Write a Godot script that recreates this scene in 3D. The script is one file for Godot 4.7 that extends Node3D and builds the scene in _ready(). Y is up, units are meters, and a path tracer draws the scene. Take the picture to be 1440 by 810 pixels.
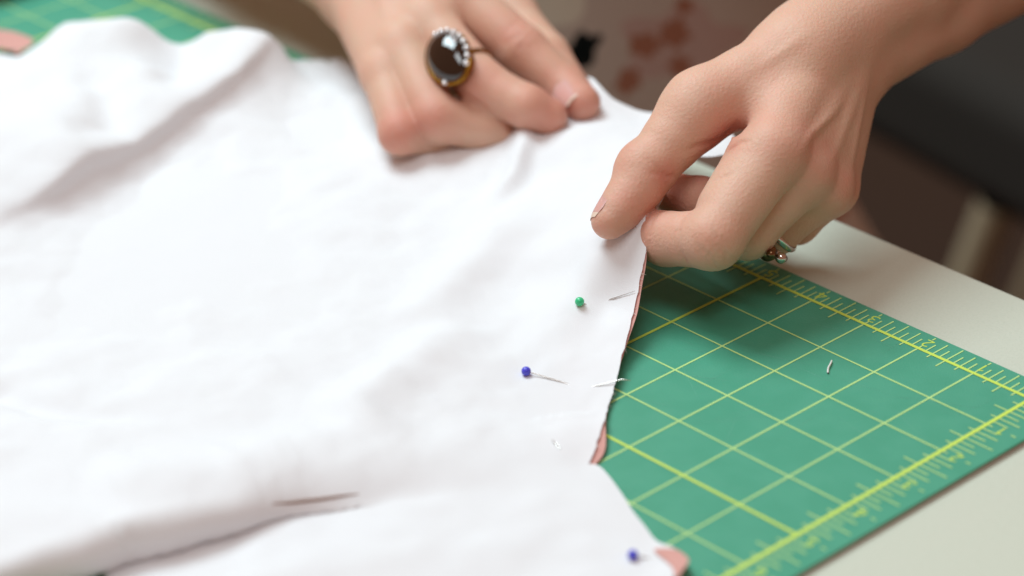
extends Node3D
# Two hands pinning a white cloth on a green cutting mat. World: metres, y up; the origin is the corner where the mat's two border lines meet, one inch = 25.4 mm.

const INCH := 0.0254
var used := {}


func _ready() -> void:
	# ---------- camera, surroundings, lamps ----------
	var cam := Camera3D.new()
	cam.name = "camera"
	add_child(cam)
	cam.near = 0.05
	cam.far = 20.0
	cam.fov = 11.563
	var right := Vector3(0.6977, 0.0047, -0.7163)
	var up := Vector3(-0.3414, 0.8813, -0.3267)
	var back := Vector3(0.6298, 0.4725, 0.6166)
	cam.transform = Transform3D(Basis(right, up, back).orthonormalized(), Vector3(0.4947, 0.5117, 0.7426))
	var ca := CameraAttributesPhysical.new()
	ca.frustum_focal_length = 118.52
	ca.frustum_near = 0.05
	ca.frustum_far = 20.0
	ca.frustum_focus_distance = 1.05
	ca.exposure_aperture = 5.6
	cam.attributes = ca
	cam.current = true

	var we := WorldEnvironment.new()
	we.name = "room_light"
	var env := Environment.new()
	env.background_mode = Environment.BG_COLOR
	env.background_color = Color(0.86, 0.62, 0.50)
	env.background_energy_multiplier = 0.42
	env.tonemap_mode = Environment.TONE_MAPPER_LINEAR
	env.tonemap_exposure = 1.03
	env.sdfgi_enabled = true
	env.ssao_enabled = true
	env.ssil_enabled = true
	we.environment = env
	add_child(we)

	area_lamp("ceiling_lamp", Vector3(-1.30, 1.95, 0.12), Vector3(-0.22, 0, 0.08), Vector2(1.1, 1.1), 4.9, Color(0.90, 0.978, 1.0))
	area_lamp("ceiling_lamp", Vector3(0.25, 1.9, 0.75), Vector3(-0.2, 0, 0.1), Vector2(1.2, 0.6), 1.25, Color(0.95, 0.985, 1.0))

	materials()
	build_floor()
	build_table()
	build_mat()
	build_cloth()
	build_pins()
	build_person()
	build_rings()
	build_background()


func area_lamp(called: String, at: Vector3, aim: Vector3, size: Vector2, energy: float, tint: Color) -> void:
	var l := AreaLight3D.new()
	l.name = numbered(called)
	l.area_size = size
	l.light_energy = energy
	l.light_color = tint
	l.area_range = 8.0
	l.area_attenuation = 2.0
	l.shadow_enabled = true
	add_child(l)
	l.look_at_from_position(at, aim, Vector3(0, 0, 1))


# ---------- naming and small helpers ----------
func numbered(called: String) -> String:
	var n: int = used.get(called, 0)
	used[called] = n + 1
	return called if n == 0 else "%s_%03d" % [called, n]


func thing(called: String, label: String, category: String, at := Vector3.ZERO, group := "") -> Node3D:
	var o := Node3D.new()
	o.name = numbered(called)
	add_child(o)
	o.position = at
	o.set_meta("label", label)
	o.set_meta("category", category)
	if group:
		o.set_meta("group", group)
	return o


func part(called: String, m: Mesh, mat: Material, parent: Node3D, at := Vector3.ZERO) -> MeshInstance3D:
	var o := MeshInstance3D.new()
	var n := 0
	var nm := called
	while parent.has_node(NodePath(nm)):
		n += 1
		nm = "%s_%03d" % [called, n]
	o.name = nm
	o.mesh = m
	o.material_override = mat
	parent.add_child(o, true)
	o.position = at
	return o


func V(x: float, y: float, z: float) -> Vector3:
	return Vector3(x, y, z) * 0.001


func col(r: float, g: float, b: float) -> Color:  # linear base colour
	return Color(r, g, b).linear_to_srgb()


func std(c: Color, rough: float, metal := 0.0) -> StandardMaterial3D:
	var m := StandardMaterial3D.new()
	m.albedo_color = c
	m.roughness = rough
	m.metallic = metal
	return m


func noise_tex(freq: float, kind: int, size: int, ramp: Array = [], normal := false, octaves := 3, sd := 1) -> NoiseTexture2D:
	var t := NoiseTexture2D.new()
	var n := FastNoiseLite.new()
	n.noise_type = kind
	n.frequency = freq
	n.fractal_octaves = octaves
	n.seed = sd
	t.width = size
	t.height = size
	t.seamless = true
	t.noise = n
	t.as_normal_map = normal
	if ramp.size():
		var g := Gradient.new()
		g.offsets = PackedFloat32Array(ramp[0])
		g.colors = PackedColorArray(ramp[1])
		t.color_ramp = g
	return t


func bump(m: StandardMaterial3D, t: Texture2D, cm: float, scale: float) -> void:
	m.heightmap_enabled = true
	m.heightmap_texture = t
	m.heightmap_scale = cm
	m.uv1_triplanar = true
	m.uv1_scale = Vector3.ONE * scale


# a box with rounded edges
func round_box(size: Vector3, r: float, seg := 3) -> ArrayMesh:
	var st := SurfaceTool.new()
	st.begin(Mesh.PRIMITIVE_TRIANGLES)
	var h := size * 0.5 - Vector3.ONE * r
	var n := seg * 2 + 2
	for f in 6:
		var ax := f % 3
		var sg := 1.0 if f < 3 else -1.0
		var base := []
		for i in n:
			for j in n:
				var a := coord(i, seg)
				var b := coord(j, seg)
				var d := Vector3.ZERO
				d[ax] = sg
				d[(ax + 1) % 3] = a.y
				d[(ax + 2) % 3] = b.y * sg
				var c := Vector3.ZERO
				c[ax] = h[ax] * sg
				c[(ax + 1) % 3] = h[(ax + 1) % 3] * a.x
				c[(ax + 2) % 3] = h[(ax + 2) % 3] * b.x * sg
				var nn := d.normalized()
				base.append([c + nn * r, nn])
		for i in n - 1:
			for j in n - 1:
				for k in [[0, 0], [1, 1], [1, 0], [0, 0], [0, 1], [1, 1]]:
					var p = base[(i + k[0]) * n + j + k[1]]
					st.set_normal(p[1])
					st.add_vertex(p[0])
	return st.commit()


func coord(i: int, seg: int) -> Vector2:
	var s := -1.0 if i <= seg else 1.0
	var t := float(i) / seg if i <= seg else float(i - seg - 1) / seg
	return Vector2(s, tan((t - 1.0) * PI / 4) if s < 0 else tan(t * PI / 4))


# a tube along points; radii per point
func tube(st: SurfaceTool, pts: Array, radii: Array, sides := 10, caps := true) -> void:
	var frames := []
	var side := Vector3.ZERO
	for i in pts.size():
		var d: Vector3 = (pts[mini(i + 1, pts.size() - 1)] - pts[maxi(i - 1, 0)]).normalized()
		if side == Vector3.ZERO:
			side = d.cross(Vector3.UP if absf(d.y) < 0.9 else Vector3.RIGHT).normalized()
		side = (side - d * side.dot(d)).normalized()
		frames.append([pts[i], side, d.cross(side), float(radii[i]), d])
	for i in pts.size() - 1:
		for k in sides:
			for q in [[0, 0], [1, 0], [1, 1], [0, 0], [1, 1], [0, 1]]:
				var f = frames[i + q[0]]
				var a: float = TAU * (k + q[1]) / sides
				var n: Vector3 = f[1] * cos(a) + f[2] * sin(a)
				st.set_normal(n)
				st.add_vertex(f[0] + n * f[3])
	if caps:
		for e in 2:
			var f = frames[0 if e == 0 else pts.size() - 1]
			for k in sides:
				var a0: float = TAU * k / sides
				var a1: float = TAU * (k + 1) / sides
				var p0: Vector3 = f[0] + (f[1] * cos(a0) + f[2] * sin(a0)) * f[3]
				var p1: Vector3 = f[0] + (f[1] * cos(a1) + f[2] * sin(a1)) * f[3]
				st.set_normal(f[4] * (-1.0 if e == 0 else 1.0))
				for p in ([f[0], p0, p1] if e == 1 else [f[0], p1, p0]):
					st.add_vertex(p)


func tube_mesh(pts: Array, radii: Array, sides := 10) -> ArrayMesh:
	var st := SurfaceTool.new()
	st.begin(Mesh.PRIMITIVE_TRIANGLES)
	tube(st, pts, radii, sides)
	return st.commit()


func spline(pts: Array, per := 6) -> Array:
	var out := []
	for i in pts.size() - 1:
		var p0 = pts[maxi(i - 1, 0)]
		var p3 = pts[mini(i + 2, pts.size() - 1)]
		for k in per:
			out.append(pts[i].cubic_interpolate(pts[i + 1], p0, p3, float(k) / per))
	out.append(pts[-1])
	return out


# ---------- materials ----------
var M := {}


func materials() -> void:
	M.floor = std(col(0.030, 0.022, 0.016), 0.55)
	M.table = std(Color.WHITE, 0.42)
	M.table.albedo_texture = noise_tex(0.09, FastNoiseLite.TYPE_SIMPLEX, 512, [[0.0, 0.22, 0.5, 1.0], [col(0.490, 0.536, 0.449), col(0.573, 0.633, 0.530), col(0.600, 0.640, 0.546), col(0.603, 0.664, 0.561)]], false, 4, 6)
	bump(M.table, noise_tex(0.05, FastNoiseLite.TYPE_SIMPLEX, 256), 0.006, 14.0)
	M.table_edge = std(col(0.42, 0.40, 0.35), 0.5)
	M.steel_leg = std(col(0.35, 0.35, 0.34), 0.4, 0.8)

	M.mat = std(Color.WHITE, 0.5)
	M.mat.albedo_texture = noise_tex(0.012, FastNoiseLite.TYPE_SIMPLEX, 512, [[0.25, 0.75], [col(0.062, 0.336, 0.214), col(0.071, 0.352, 0.230)]], false, 5, 4)
	M.mat.uv1_triplanar = true
	M.mat.uv1_scale = Vector3.ONE * 7.0
	M.mat.heightmap_enabled = true
	M.mat.heightmap_texture = noise_tex(0.28, FastNoiseLite.TYPE_SIMPLEX, 512, [], false, 2, 9)
	M.mat.heightmap_scale = 0.006
	M.mat_core = std(col(0.45, 0.39, 0.35), 0.7)
	M.cut = std(col(0.15, 0.44, 0.32), 0.8)
	
	M.ink = std(col(0.60, 0.80, 0.12), 0.5)
	M.ink_thin = std(col(0.52, 0.79, 0.28), 0.5)

	M.cloth = std(col(0.856, 0.878, 0.905), 0.9)
	M.cloth.specular_mode = BaseMaterial3D.SPECULAR_SCHLICK_GGX
	M.cloth.metallic_specular = 0.2
	bump(M.cloth, noise_tex(0.22, FastNoiseLite.TYPE_SIMPLEX, 512, [], false, 2, 3), 0.010, 18.0)
	M.cloth.backlight_enabled = true
	M.cloth.backlight = Color(0.46, 0.28, 0.235)
	M.lining = std(col(0.64, 0.35, 0.31), 0.9)
	M.lining.metallic_specular = 0.2

	M.skin = std(Color.WHITE, 0.54)
	M.skin.vertex_color_use_as_albedo = true
	M.skin.metallic_specular = 0.42
	M.skin.subsurf_scatter_enabled = true
	M.skin.subsurf_scatter_strength = 0.16
	var cell := noise_tex(0.06, FastNoiseLite.TYPE_CELLULAR, 512, [], false, 2, 5)
	bump(M.skin, cell, 0.022, 26.0)
	M.nail = std(col(0.68, 0.37, 0.33), 0.22)
	M.nail.subsurf_scatter_enabled = true
	M.nail.subsurf_scatter_strength = 0.2
	M.nail_tip = std(col(0.72, 0.56, 0.45), 0.35)

	M.gold = std(Color(0.62, 0.46, 0.18), 0.25, 1.0)
	M.silver = std(Color(0.82, 0.80, 0.78), 0.16, 1.0)
	M.bronze = std(Color(0.50, 0.38, 0.28), 0.24, 1.0)
	M.stone = std(col(0.013, 0.006, 0.003), 0.06)
	M.stone.clearcoat_enabled = true
	M.stone.clearcoat = 1.0
	M.stone.clearcoat_roughness = 0.03
	M.gem = std(col(0.85, 0.86, 0.88), 0.05)
	M.gem.metallic = 0.5

	M.pin_green = std(col(0.045, 0.56, 0.25), 0.2)
	M.pin_blue = std(col(0.075, 0.075, 0.66), 0.2)
	M.pin_steel = std(Color(0.86, 0.85, 0.83), 0.25, 1.0)
	M.thread = std(col(0.85, 0.85, 0.82), 0.8)
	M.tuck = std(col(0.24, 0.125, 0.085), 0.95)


func tag_structure(o: Node3D) -> void:
	o.set_meta("kind", "structure")


func build_floor() -> void:
	var pm := PlaneMesh.new()
	pm.size = Vector2(12, 12)
	var o := part("floor", pm, M.floor, self, Vector3(-2, -0.75, -2))
	o.set_meta("label", "dark brown floor far below the table")
	tag_structure(o)


func build_table() -> void:
	var t := thing("sewing_table", "off-white laminate table top carrying the green cutting mat", "table", Vector3(-0.15, -0.75, 0.40))
	var top := -0.0024 + 0.75
	part("tabletop", round_box(Vector3(1.70, 0.028, 0.928), 0.003), M.table, t, Vector3(0, top - 0.014, 0))
	for sx in [-1, 1]:
		for sz in [-1, 1]:
			part("leg", tube_mesh([Vector3(0, 0, 0), Vector3(0, top - 0.03, 0)], [0.018, 0.018], 14), M.steel_leg, t, Vector3(sx * 0.78, 0, sz * 0.40))


# ---------- cutting mat ----------
func flat_quad(st: SurfaceTool, x0: float, z0: float, x1: float, z1: float, y0: float, y1: float) -> void:
	# a thin printed stripe: top and four low sides
	var a := Vector3(x0, y1, z0)
	var b := Vector3(x1, y1, z0)
	var c := Vector3(x1, y1, z1)
	var d := Vector3(x0, y1, z1)
	st.set_normal(Vector3.UP)
	for p in [a, b, c, a, c, d]:
		st.add_vertex(p)
	var dn := Vector3(0, y0 - y1, 0)
	for e in [[a, b], [b, c], [c, d], [d, a]]:
		st.set_normal((e[1] - e[0]).cross(Vector3.UP).normalized())
		for p in [e[0], e[0] + dn, e[1] + dn, e[0], e[1] + dn, e[1]]:
			st.add_vertex(p)


func stripe(x0: float, z0: float, x1: float, z1: float, y := 0.00012) -> ArrayMesh:
	var st := SurfaceTool.new()
	st.begin(Mesh.PRIMITIVE_TRIANGLES)
	flat_quad(st, x0, z0, x1, z1, 0.0, y)
	return st.commit()


func rounded_slab(x0: float, z0: float, x1: float, z1: float, r: float, y0: float, y1: float, bev: float) -> ArrayMesh:
	var ring := []
	for q in 4:
		var c := Vector2(x1 - r if q in [0, 3] else x0 + r, z1 - r if q in [0, 1] else z0 + r)
		for k in 9:
			var a := PI / 2 * (q + k / 8.0)
			ring.append([c, Vector2(cos(a), sin(a))])
	var st := SurfaceTool.new()
	st.begin(Mesh.PRIMITIVE_TRIANGLES)
	var n := ring.size()
	var mid := Vector3((x0 + x1) / 2, y1, (z0 + z1) / 2)
	for k in n:
		var p = ring[k]
		var q = ring[(k + 1) % n]
		var pi: Vector2 = p[0] + p[1] * (r - bev)
		var qi: Vector2 = q[0] + q[1] * (r - bev)
		var po: Vector2 = p[0] + p[1] * r
		var qo: Vector2 = q[0] + q[1] * r
		var v := [Vector3(pi.x, y1, pi.y), Vector3(qi.x, y1, qi.y), Vector3(po.x, y1 - bev, po.y), Vector3(qo.x, y1 - bev, qo.y), Vector3(po.x, y0, po.y), Vector3(qo.x, y0, qo.y)]
		for tri in [[mid, v[0], v[1]], [v[0], v[2], v[3]], [v[0], v[3], v[1]], [v[2], v[4], v[5]], [v[2], v[5], v[3]]]:
			var nn: Vector3 = (tri[1] - tri[0]).cross(tri[2] - tri[0])
			var outward := Vector3(p[1].x, 0.0, p[1].y) if absf(nn.normalized().y) < 0.9 else Vector3.UP
			var flip := nn.dot(outward + Vector3.UP * 0.3) > 0
			st.set_normal(-nn.normalized() if not flip else nn.normalized())
			for i in ([0, 2, 1] if flip else [0, 1, 2]):
				st.add_vertex(tri[i])
	return st.commit()


func build_mat() -> void:
	var t := thing("cutting_mat", "green cutting mat printed with a yellow inch grid under the white cloth", "cutting mat", Vector3(0, 0, 0))
	var xl := -23.6 * INCH
	var xr := 0.6 * INCH
	var zt := -0.46 * INCH
	var zb := 17.5 * INCH
	part("mat_surface", rounded_slab(xl, zt, xr, zb, 0.004, -0.0009, 0.0, 0.0002), M.mat, t)
	part("mat_core", rounded_slab(xl + 0.0002, zt + 0.0002, xr - 0.0002, zb - 0.0002, 0.004, -0.0023, -0.0011, 0.0001), M.mat_core, t)
	for j in 24:
		var w := 0.00075 if j in [0, 23] else (0.00062 if j % 5 == 0 else 0.00037)
		part("grid_line", stripe(-j * INCH - w, 0, -j * INCH + w, 17 * INCH, 0.00014 if j % 5 == 0 else 0.00010), M.ink if j % 5 == 0 or j == 23 else M.ink_thin, t)
	for i in 18:
		var w := 0.00075 if i in [0, 17] else (0.00062 if i % 5 == 0 else 0.00037)
		part("grid_line", stripe(-23 * INCH, i * INCH - w, 0, i * INCH + w, 0.00016 if i % 5 == 0 else 0.00012), M.ink if i % 5 == 0 or i == 17 else M.ink_thin, t)
	# ruler ticks: eighths, quarters and halves of an inch along the two near borders
	var st := SurfaceTool.new()
	st.begin(Mesh.PRIMITIVE_TRIANGLES)
	var w := 0.00030
	for k in range(1, 23 * 8):
		var e := k % 8
		var x := -k * INCH / 8
		var o := 0.0
		var i := 0.0
		if e == 0:
			flat_quad(st, x - w, -0.10 * INCH, x + w, -0.0006, 0, 0.00013)
			flat_quad(st, x - w, -0.41 * INCH, x + w, -0.33 * INCH, 0, 0.00013)
			continue
		o = 0.41 if e == 4 else (0.37 if e % 2 == 0 else 0.25)
		i = 0.23 if e == 4 else (0.12 if e % 2 == 0 else 0.0)
		flat_quad(st, x - w, -o * INCH, x + w, i * INCH, 0, 0.00013)
	for k in range(1, 17 * 8):
		var e := k % 8
		var z := k * INCH / 8
		if e == 0:
			flat_quad(st, 0, z - w, 0.10 * INCH, z + w, 0, 0.00013)
			flat_quad(st, 0.41 * INCH, z - w, 0.49 * INCH, z + w, 0, 0.00013)
			continue
		var o := 0.48 if e == 4 else (0.37 if e % 2 == 0 else 0.26)
		var i := 0.25 if e == 4 else (0.12 if e % 2 == 0 else 0.0)
		flat_quad(st, -i * INCH, z - w, o * INCH, z + w, 0, 0.00013)
	var ticks := part("ruler_ticks", st.commit(), M.ink_thin, t)
	ticks.set_meta("kind", "stuff")
	# blade cuts worn into the surface
	var cuts := SurfaceTool.new()
	cuts.begin(Mesh.PRIMITIVE_TRIANGLES)
	var rng := RandomNumberGenerator.new()
	rng.seed = 8
	for k in 90:
		var p := Vector2(rng.randf_range(-7.5, 0.3), rng.randf_range(-0.2, 7.0)) * INCH
		var dir := Vector2.from_angle(rng.randfn(0.0, 0.35) + (PI / 2 if rng.randf() < 0.5 else 0.0)) * rng.randf_range(0.004, 0.026)
		var sd := dir.orthogonal().normalized() * rng.randf_range(0.00004, 0.00009)
		var v := [p - dir, p + sd, p + dir, p - sd]
		for i in ([0, 1, 2, 0, 2, 3] if dir.cross(sd) < 0 else [0, 2, 1, 0, 3, 2]):
			cuts.set_normal(Vector3.UP)
			cuts.add_vertex(Vector3(v[i].x, 0.00005, v[i].y))
	var cm := part("blade_cuts", cuts.commit(), M.cut, t)
	cm.set_meta("kind", "stuff")
	var f := SystemFont.new()
	f.font_names = PackedStringArray(["Droid Sans"])
	for k in range(1, 8):
		digit(str(k), f, t, Vector3(-k * INCH, 0.00006, -0.215 * INCH))
		digit(str(k), f, t, Vector3(0.245 * INCH, 0.00006, k * INCH))


func digit(s: String, f: Font, t: Node3D, at: Vector3) -> void:
	var tm := TextMesh.new()
	tm.text = s
	tm.font = f
	tm.font_size = 32
	tm.pixel_size = 0.00022
	tm.depth = 0.00012
	var o := part("number", tm, M.ink, t, at)
	o.basis = Basis(Vector3(-1, 0, 0), Vector3(0, 0, 1), Vector3(0, 1, 0))


# ---------- cloth ----------
var cpts := PackedVector3Array()   # control points: x, height, z in mm
var cw := PackedFloat64Array()
var STEP := []
var CREASE := []
var wob := FastNoiseLite.new()


func tps_fit() -> void:
	var n := cpts.size()
	var m := n + 3
	var a := []
	for i in m:
		var row := PackedFloat64Array()
		row.resize(m + 1)
		a.append(row)
	for i in n:
		for j in n:
			var dx := (cpts[i].x - cpts[j].x) * 0.01
			var dz := (cpts[i].z - cpts[j].z) * 0.01
			var r2 := dx * dx + dz * dz
			a[i][j] = 0.5 * r2 * log(r2 + 1e-9) + (0.00004 if i == j else 0.0)
		a[i][n] = 1.0
		a[i][n + 1] = cpts[i].x * 0.01
		a[i][n + 2] = cpts[i].z * 0.01
		a[n][i] = 1.0
		a[n + 1][i] = cpts[i].x * 0.01
		a[n + 2][i] = cpts[i].z * 0.01
		a[i][m] = cpts[i].y
	for c in m:
		var best := c
		for r in range(c + 1, m):
			if absf(a[r][c]) > absf(a[best][c]):
				best = r
		var tmp = a[c]
		a[c] = a[best]
		a[best] = tmp
		var rc: PackedFloat64Array = a[c]
		for r in range(c + 1, m):
			var rr: PackedFloat64Array = a[r]
			var f := rr[c] / rc[c]
			if f != 0.0:
				for k in range(c, m + 1):
					rr[k] -= f * rc[k]
				a[r] = rr
	cw.resize(m)
	for c in range(m - 1, -1, -1):
		var v: float = a[c][m]
		for k in range(c + 1, m):
			v -= a[c][k] * cw[k]
		cw[c] = v / a[c][c]


var near_pt := Vector2.ZERO


func seg_dist(p: Vector2, line: Array) -> Vector3:  # distance, signed side, place along
	var best := 1e9
	var side := 1.0
	var along := 0.0
	for i in line.size() - 1:
		var a: Vector2 = line[i]
		var ab: Vector2 = line[i + 1] - a
		var t := clampf((p - a).dot(ab) / ab.length_squared(), 0.0, 1.0)
		var d := (p - a - ab * t).length()
		if d < best:
			best = d
			near_pt = a + ab * t
			side = signf(ab.cross(p - a))
			along = i + t
	return Vector3(best, side, along / (line.size() - 1))


func gauss_ridge(p: Vector2, line: Array, amp: float, w: float) -> float:
	var d := seg_dist(p, line)
	var fade := smoothstep(0.0, 0.25, d.z) * smoothstep(1.0, 0.7, d.z)
	return amp * exp(-d.x * d.x / (w * w)) * fade


func cloth_h(x: float, z: float) -> float:  # mm in, mm out
	var n := cpts.size()
	var h := cw[n] + cw[n + 1] * x * 0.01 + cw[n + 2] * z * 0.01
	for i in n:
		var dx := (x - cpts[i].x) * 0.01
		var dz := (z - cpts[i].z) * 0.01
		var r2 := dx * dx + dz * dz
		h += cw[i] * 0.5 * r2 * log(r2 + 1e-9)
	var p := Vector2(x, z)
	var far := h
	# the deep fold: high on its left, a steep drop to the right
	var d := seg_dist(p, STEP)
	var s := d.x * d.y
	var amp := 8.5 * smoothstep(1.0, 0.75, d.z) * smoothstep(-0.04, 0.22, d.z)
	var u := maxf(0.0, 4.0 - s)
	h -= amp * (1.0 - exp(-u * u / (u + 3.0) / 6.0)) * exp(-maxf(u - 12.0, 0.0) / 24.0)
	h += 3.0 * smoothstep(1.0, 0.6, d.z) * smoothstep(0.0, 8.0, s) * exp(-maxf(s, 0.0) / 22.0)
	# soft creases
	for r in RIDGES:
		h += gauss_ridge(p, r[0], r[1] * 1.35, r[2])
	h += 1.5 * wob.get_noise_2d(x, z) + 0.32 * wob.get_noise_2d(x * 2.7 + 90, z * 2.7) + 0.07 * wob.get_noise_2d(x * 7.0, z * 7.0 + 50)
	h = maxf(h, 1.6 + 0.4 * tanh(h * 0.3))
	# the lower fold: a tight roll at the left that opens out to a soft valley at the right
	d = seg_dist(p, CREASE)
	var e := low_h(x, z)
	if d.y < 0.0:
		return e
	var tight := smoothstep(0.15, 0.5, d.z)
	var q := clampf(d.x / lerpf(34.0, 19.0, tight), 0.0, 1.0)
	if q < 1.0:
		var th := (1.0 - q) * 2.27
		var top := maxf(h, e)
		h = lerpf(lerpf(e, top, q * q * (3.0 - 2.0 * q)), top - (top - e) / 1.643 * (1.0 - cos(th)), tight)
	return h


func cloth_push(x: float, z: float) -> Vector2:   # how far folds lean out over what lies below them
	var p := Vector2(x, z)
	var out := Vector2.ZERO
	var d := seg_dist(p, CREASE)
	if d.y > 0.0 and d.x < 64.0 and d.x > 0.01:
		var q := clampf(d.x / 19.0, 0.0, 1.0)
		var c := -19.0 + 8.2 * sin((1.0 - q) * 2.27) + 16.5 if q < 1.0 else -d.x + 16.5 * (1.0 - smoothstep(19.0, 64.0, d.x))
		out += (near_pt - p).normalized() * smoothstep(0.15, 0.5, d.z) * (c + d.x)
	d = seg_dist(p, STEP)
	var s := d.x * d.y
	if absf(s - 3.0) < 14.0 and d.x > 0.01:
		var fade := smoothstep(1.0, 0.75, d.z) * smoothstep(-0.04, 0.22, d.z)
		out += (near_pt - p).normalized() * signf(s) * 5.0 * fade * exp(-pow((s - 3.5) / 4.5, 2.0))
	return out


func low_h(x: float, z: float) -> float:
	var p := Vector2(x, z)
	var e := seg_dist(p, CREASE)
	var h := 2.4 + 0.9 * wob.get_noise_2d(x * 1.3 + 300, z * 1.3)
	h += 2.4 * smoothstep(0.0, 30.0, e.x) * exp(-pow((e.x - 34.0) / 18.0, 2.0)) * smoothstep(0.1, 0.4, e.z)
	h += 2.6 * exp(-pow(p.distance_to(Vector2(-6, 172)) / 9.0, 2.0))
	return maxf(h, 0.9)


var RIDGES := []


func smooth_poly(pts: Array, per := 4, closed := false) -> PackedVector2Array:
	var out := PackedVector2Array()
	var n := pts.size()
	for i in (n if closed else n - 1):
		var p0: Vector2 = pts[(i - 1 + n) % n] if closed else pts[maxi(i - 1, 0)]
		var p3: Vector2 = pts[(i + 2) % n] if closed else pts[mini(i + 2, n - 1)]
		for k in per:
			out.append(pts[i].cubic_interpolate(pts[(i + 1) % n], p0, p3, float(k) / per))
	if not closed:
		out.append(pts[-1])
	return out


func sheet(poly: PackedVector2Array, cell: float, height: Callable, lift := 0.0, lean := false) -> ArrayMesh:
	# a cloth over the polygon (mm), with the polygon's own smooth edge and a thin hem
	var verts := PackedVector3Array()
	var ids := {}
	var idx := PackedInt32Array()
	var lo := poly[0]
	var hi := poly[0]
	for p in poly:
		lo = lo.min(p)
		hi = hi.max(p)
	var nx := int((hi.x - lo.x) / cell) + 2
	var nz := int((hi.y - lo.y) / cell) + 2
	var inside := PackedByteArray()
	inside.resize(nx * nz)
	for j in nz:
		for i in nx:
			inside[j * nx + i] = 1 if Geometry2D.is_point_in_polygon(lo + Vector2(i, j) * cell, poly) else 0
	var near := {}   # cells crossed by the outline
	for k in poly.size():
		var a := poly[k]
		var b := poly[(k + 1) % poly.size()]
		var m := int((b - a).length() / (cell * 0.25)) + 1
		for q in m + 1:
			var c := (a.lerp(b, float(q) / m) - lo) / cell
			near[Vector2i(int(floor(c.x)), int(floor(c.y)))] = true
	for j in nz - 1:
		for i in nx - 1:
			var at := Vector2i(i, j)
			var quad := PackedVector2Array([lo + Vector2(i, j) * cell, lo + Vector2(i + 1, j) * cell, lo + Vector2(i + 1, j + 1) * cell, lo + Vector2(i, j + 1) * cell])
			var pieces := []
			if near.has(at):
				pieces = Geometry2D.intersect_polygons(quad, poly)
			elif inside[j * nx + i]:
				pieces = [quad]
			for pc in pieces:
				var tri := PackedInt32Array([0, 1, 2, 0, 2, 3]) if pc.size() == 4 and not near.has(at) else Geometry2D.triangulate_polygon(pc)
				var my := PackedInt32Array()
				for p in pc:
					var key := Vector2i(roundi(p.x * 50), roundi(p.y * 50))
					if not ids.has(key):
						ids[key] = verts.size()
						var q: Vector2 = p + (cloth_push(p.x, p.y) if lean else Vector2.ZERO)
						verts.append(Vector3(q.x, height.call(p.x, p.y) + lift, q.y) * 0.001)
					my.append(ids[key])
				for q in range(0, tri.size(), 3):
					var a := my[tri[q]]
					var b := my[tri[q + 1]]
					var c := my[tri[q + 2]]
					if (pc[tri[q + 1]] - pc[tri[q]]).cross(pc[tri[q + 2]] - pc[tri[q]]) < 0:
						idx.append_array([a, c, b])
					else:
						idx.append_array([a, b, c])
	var norms := PackedVector3Array()
	norms.resize(verts.size())
	for q in range(0, idx.size(), 3):
		var nn := (verts[idx[q + 2]] - verts[idx[q]]).cross(verts[idx[q + 1]] - verts[idx[q]])
		for k in 3:
			norms[idx[q + k]] += nn
	for i in norms.size():
		norms[i] = norms[i].normalized() if norms[i].length() > 0 else Vector3.UP
	var arr := []
	arr.resize(Mesh.ARRAY_MAX)
	arr[Mesh.ARRAY_VERTEX] = verts
	arr[Mesh.ARRAY_NORMAL] = norms
	arr[Mesh.ARRAY_INDEX] = idx
	var am := ArrayMesh.new()
	am.add_surface_from_arrays(Mesh.PRIMITIVE_TRIANGLES, arr)
	return am


func flat(pts: Array) -> Array:
	return pts.map(func(p): return Vector2(p.x, p.z) * 1000.0)


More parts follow.
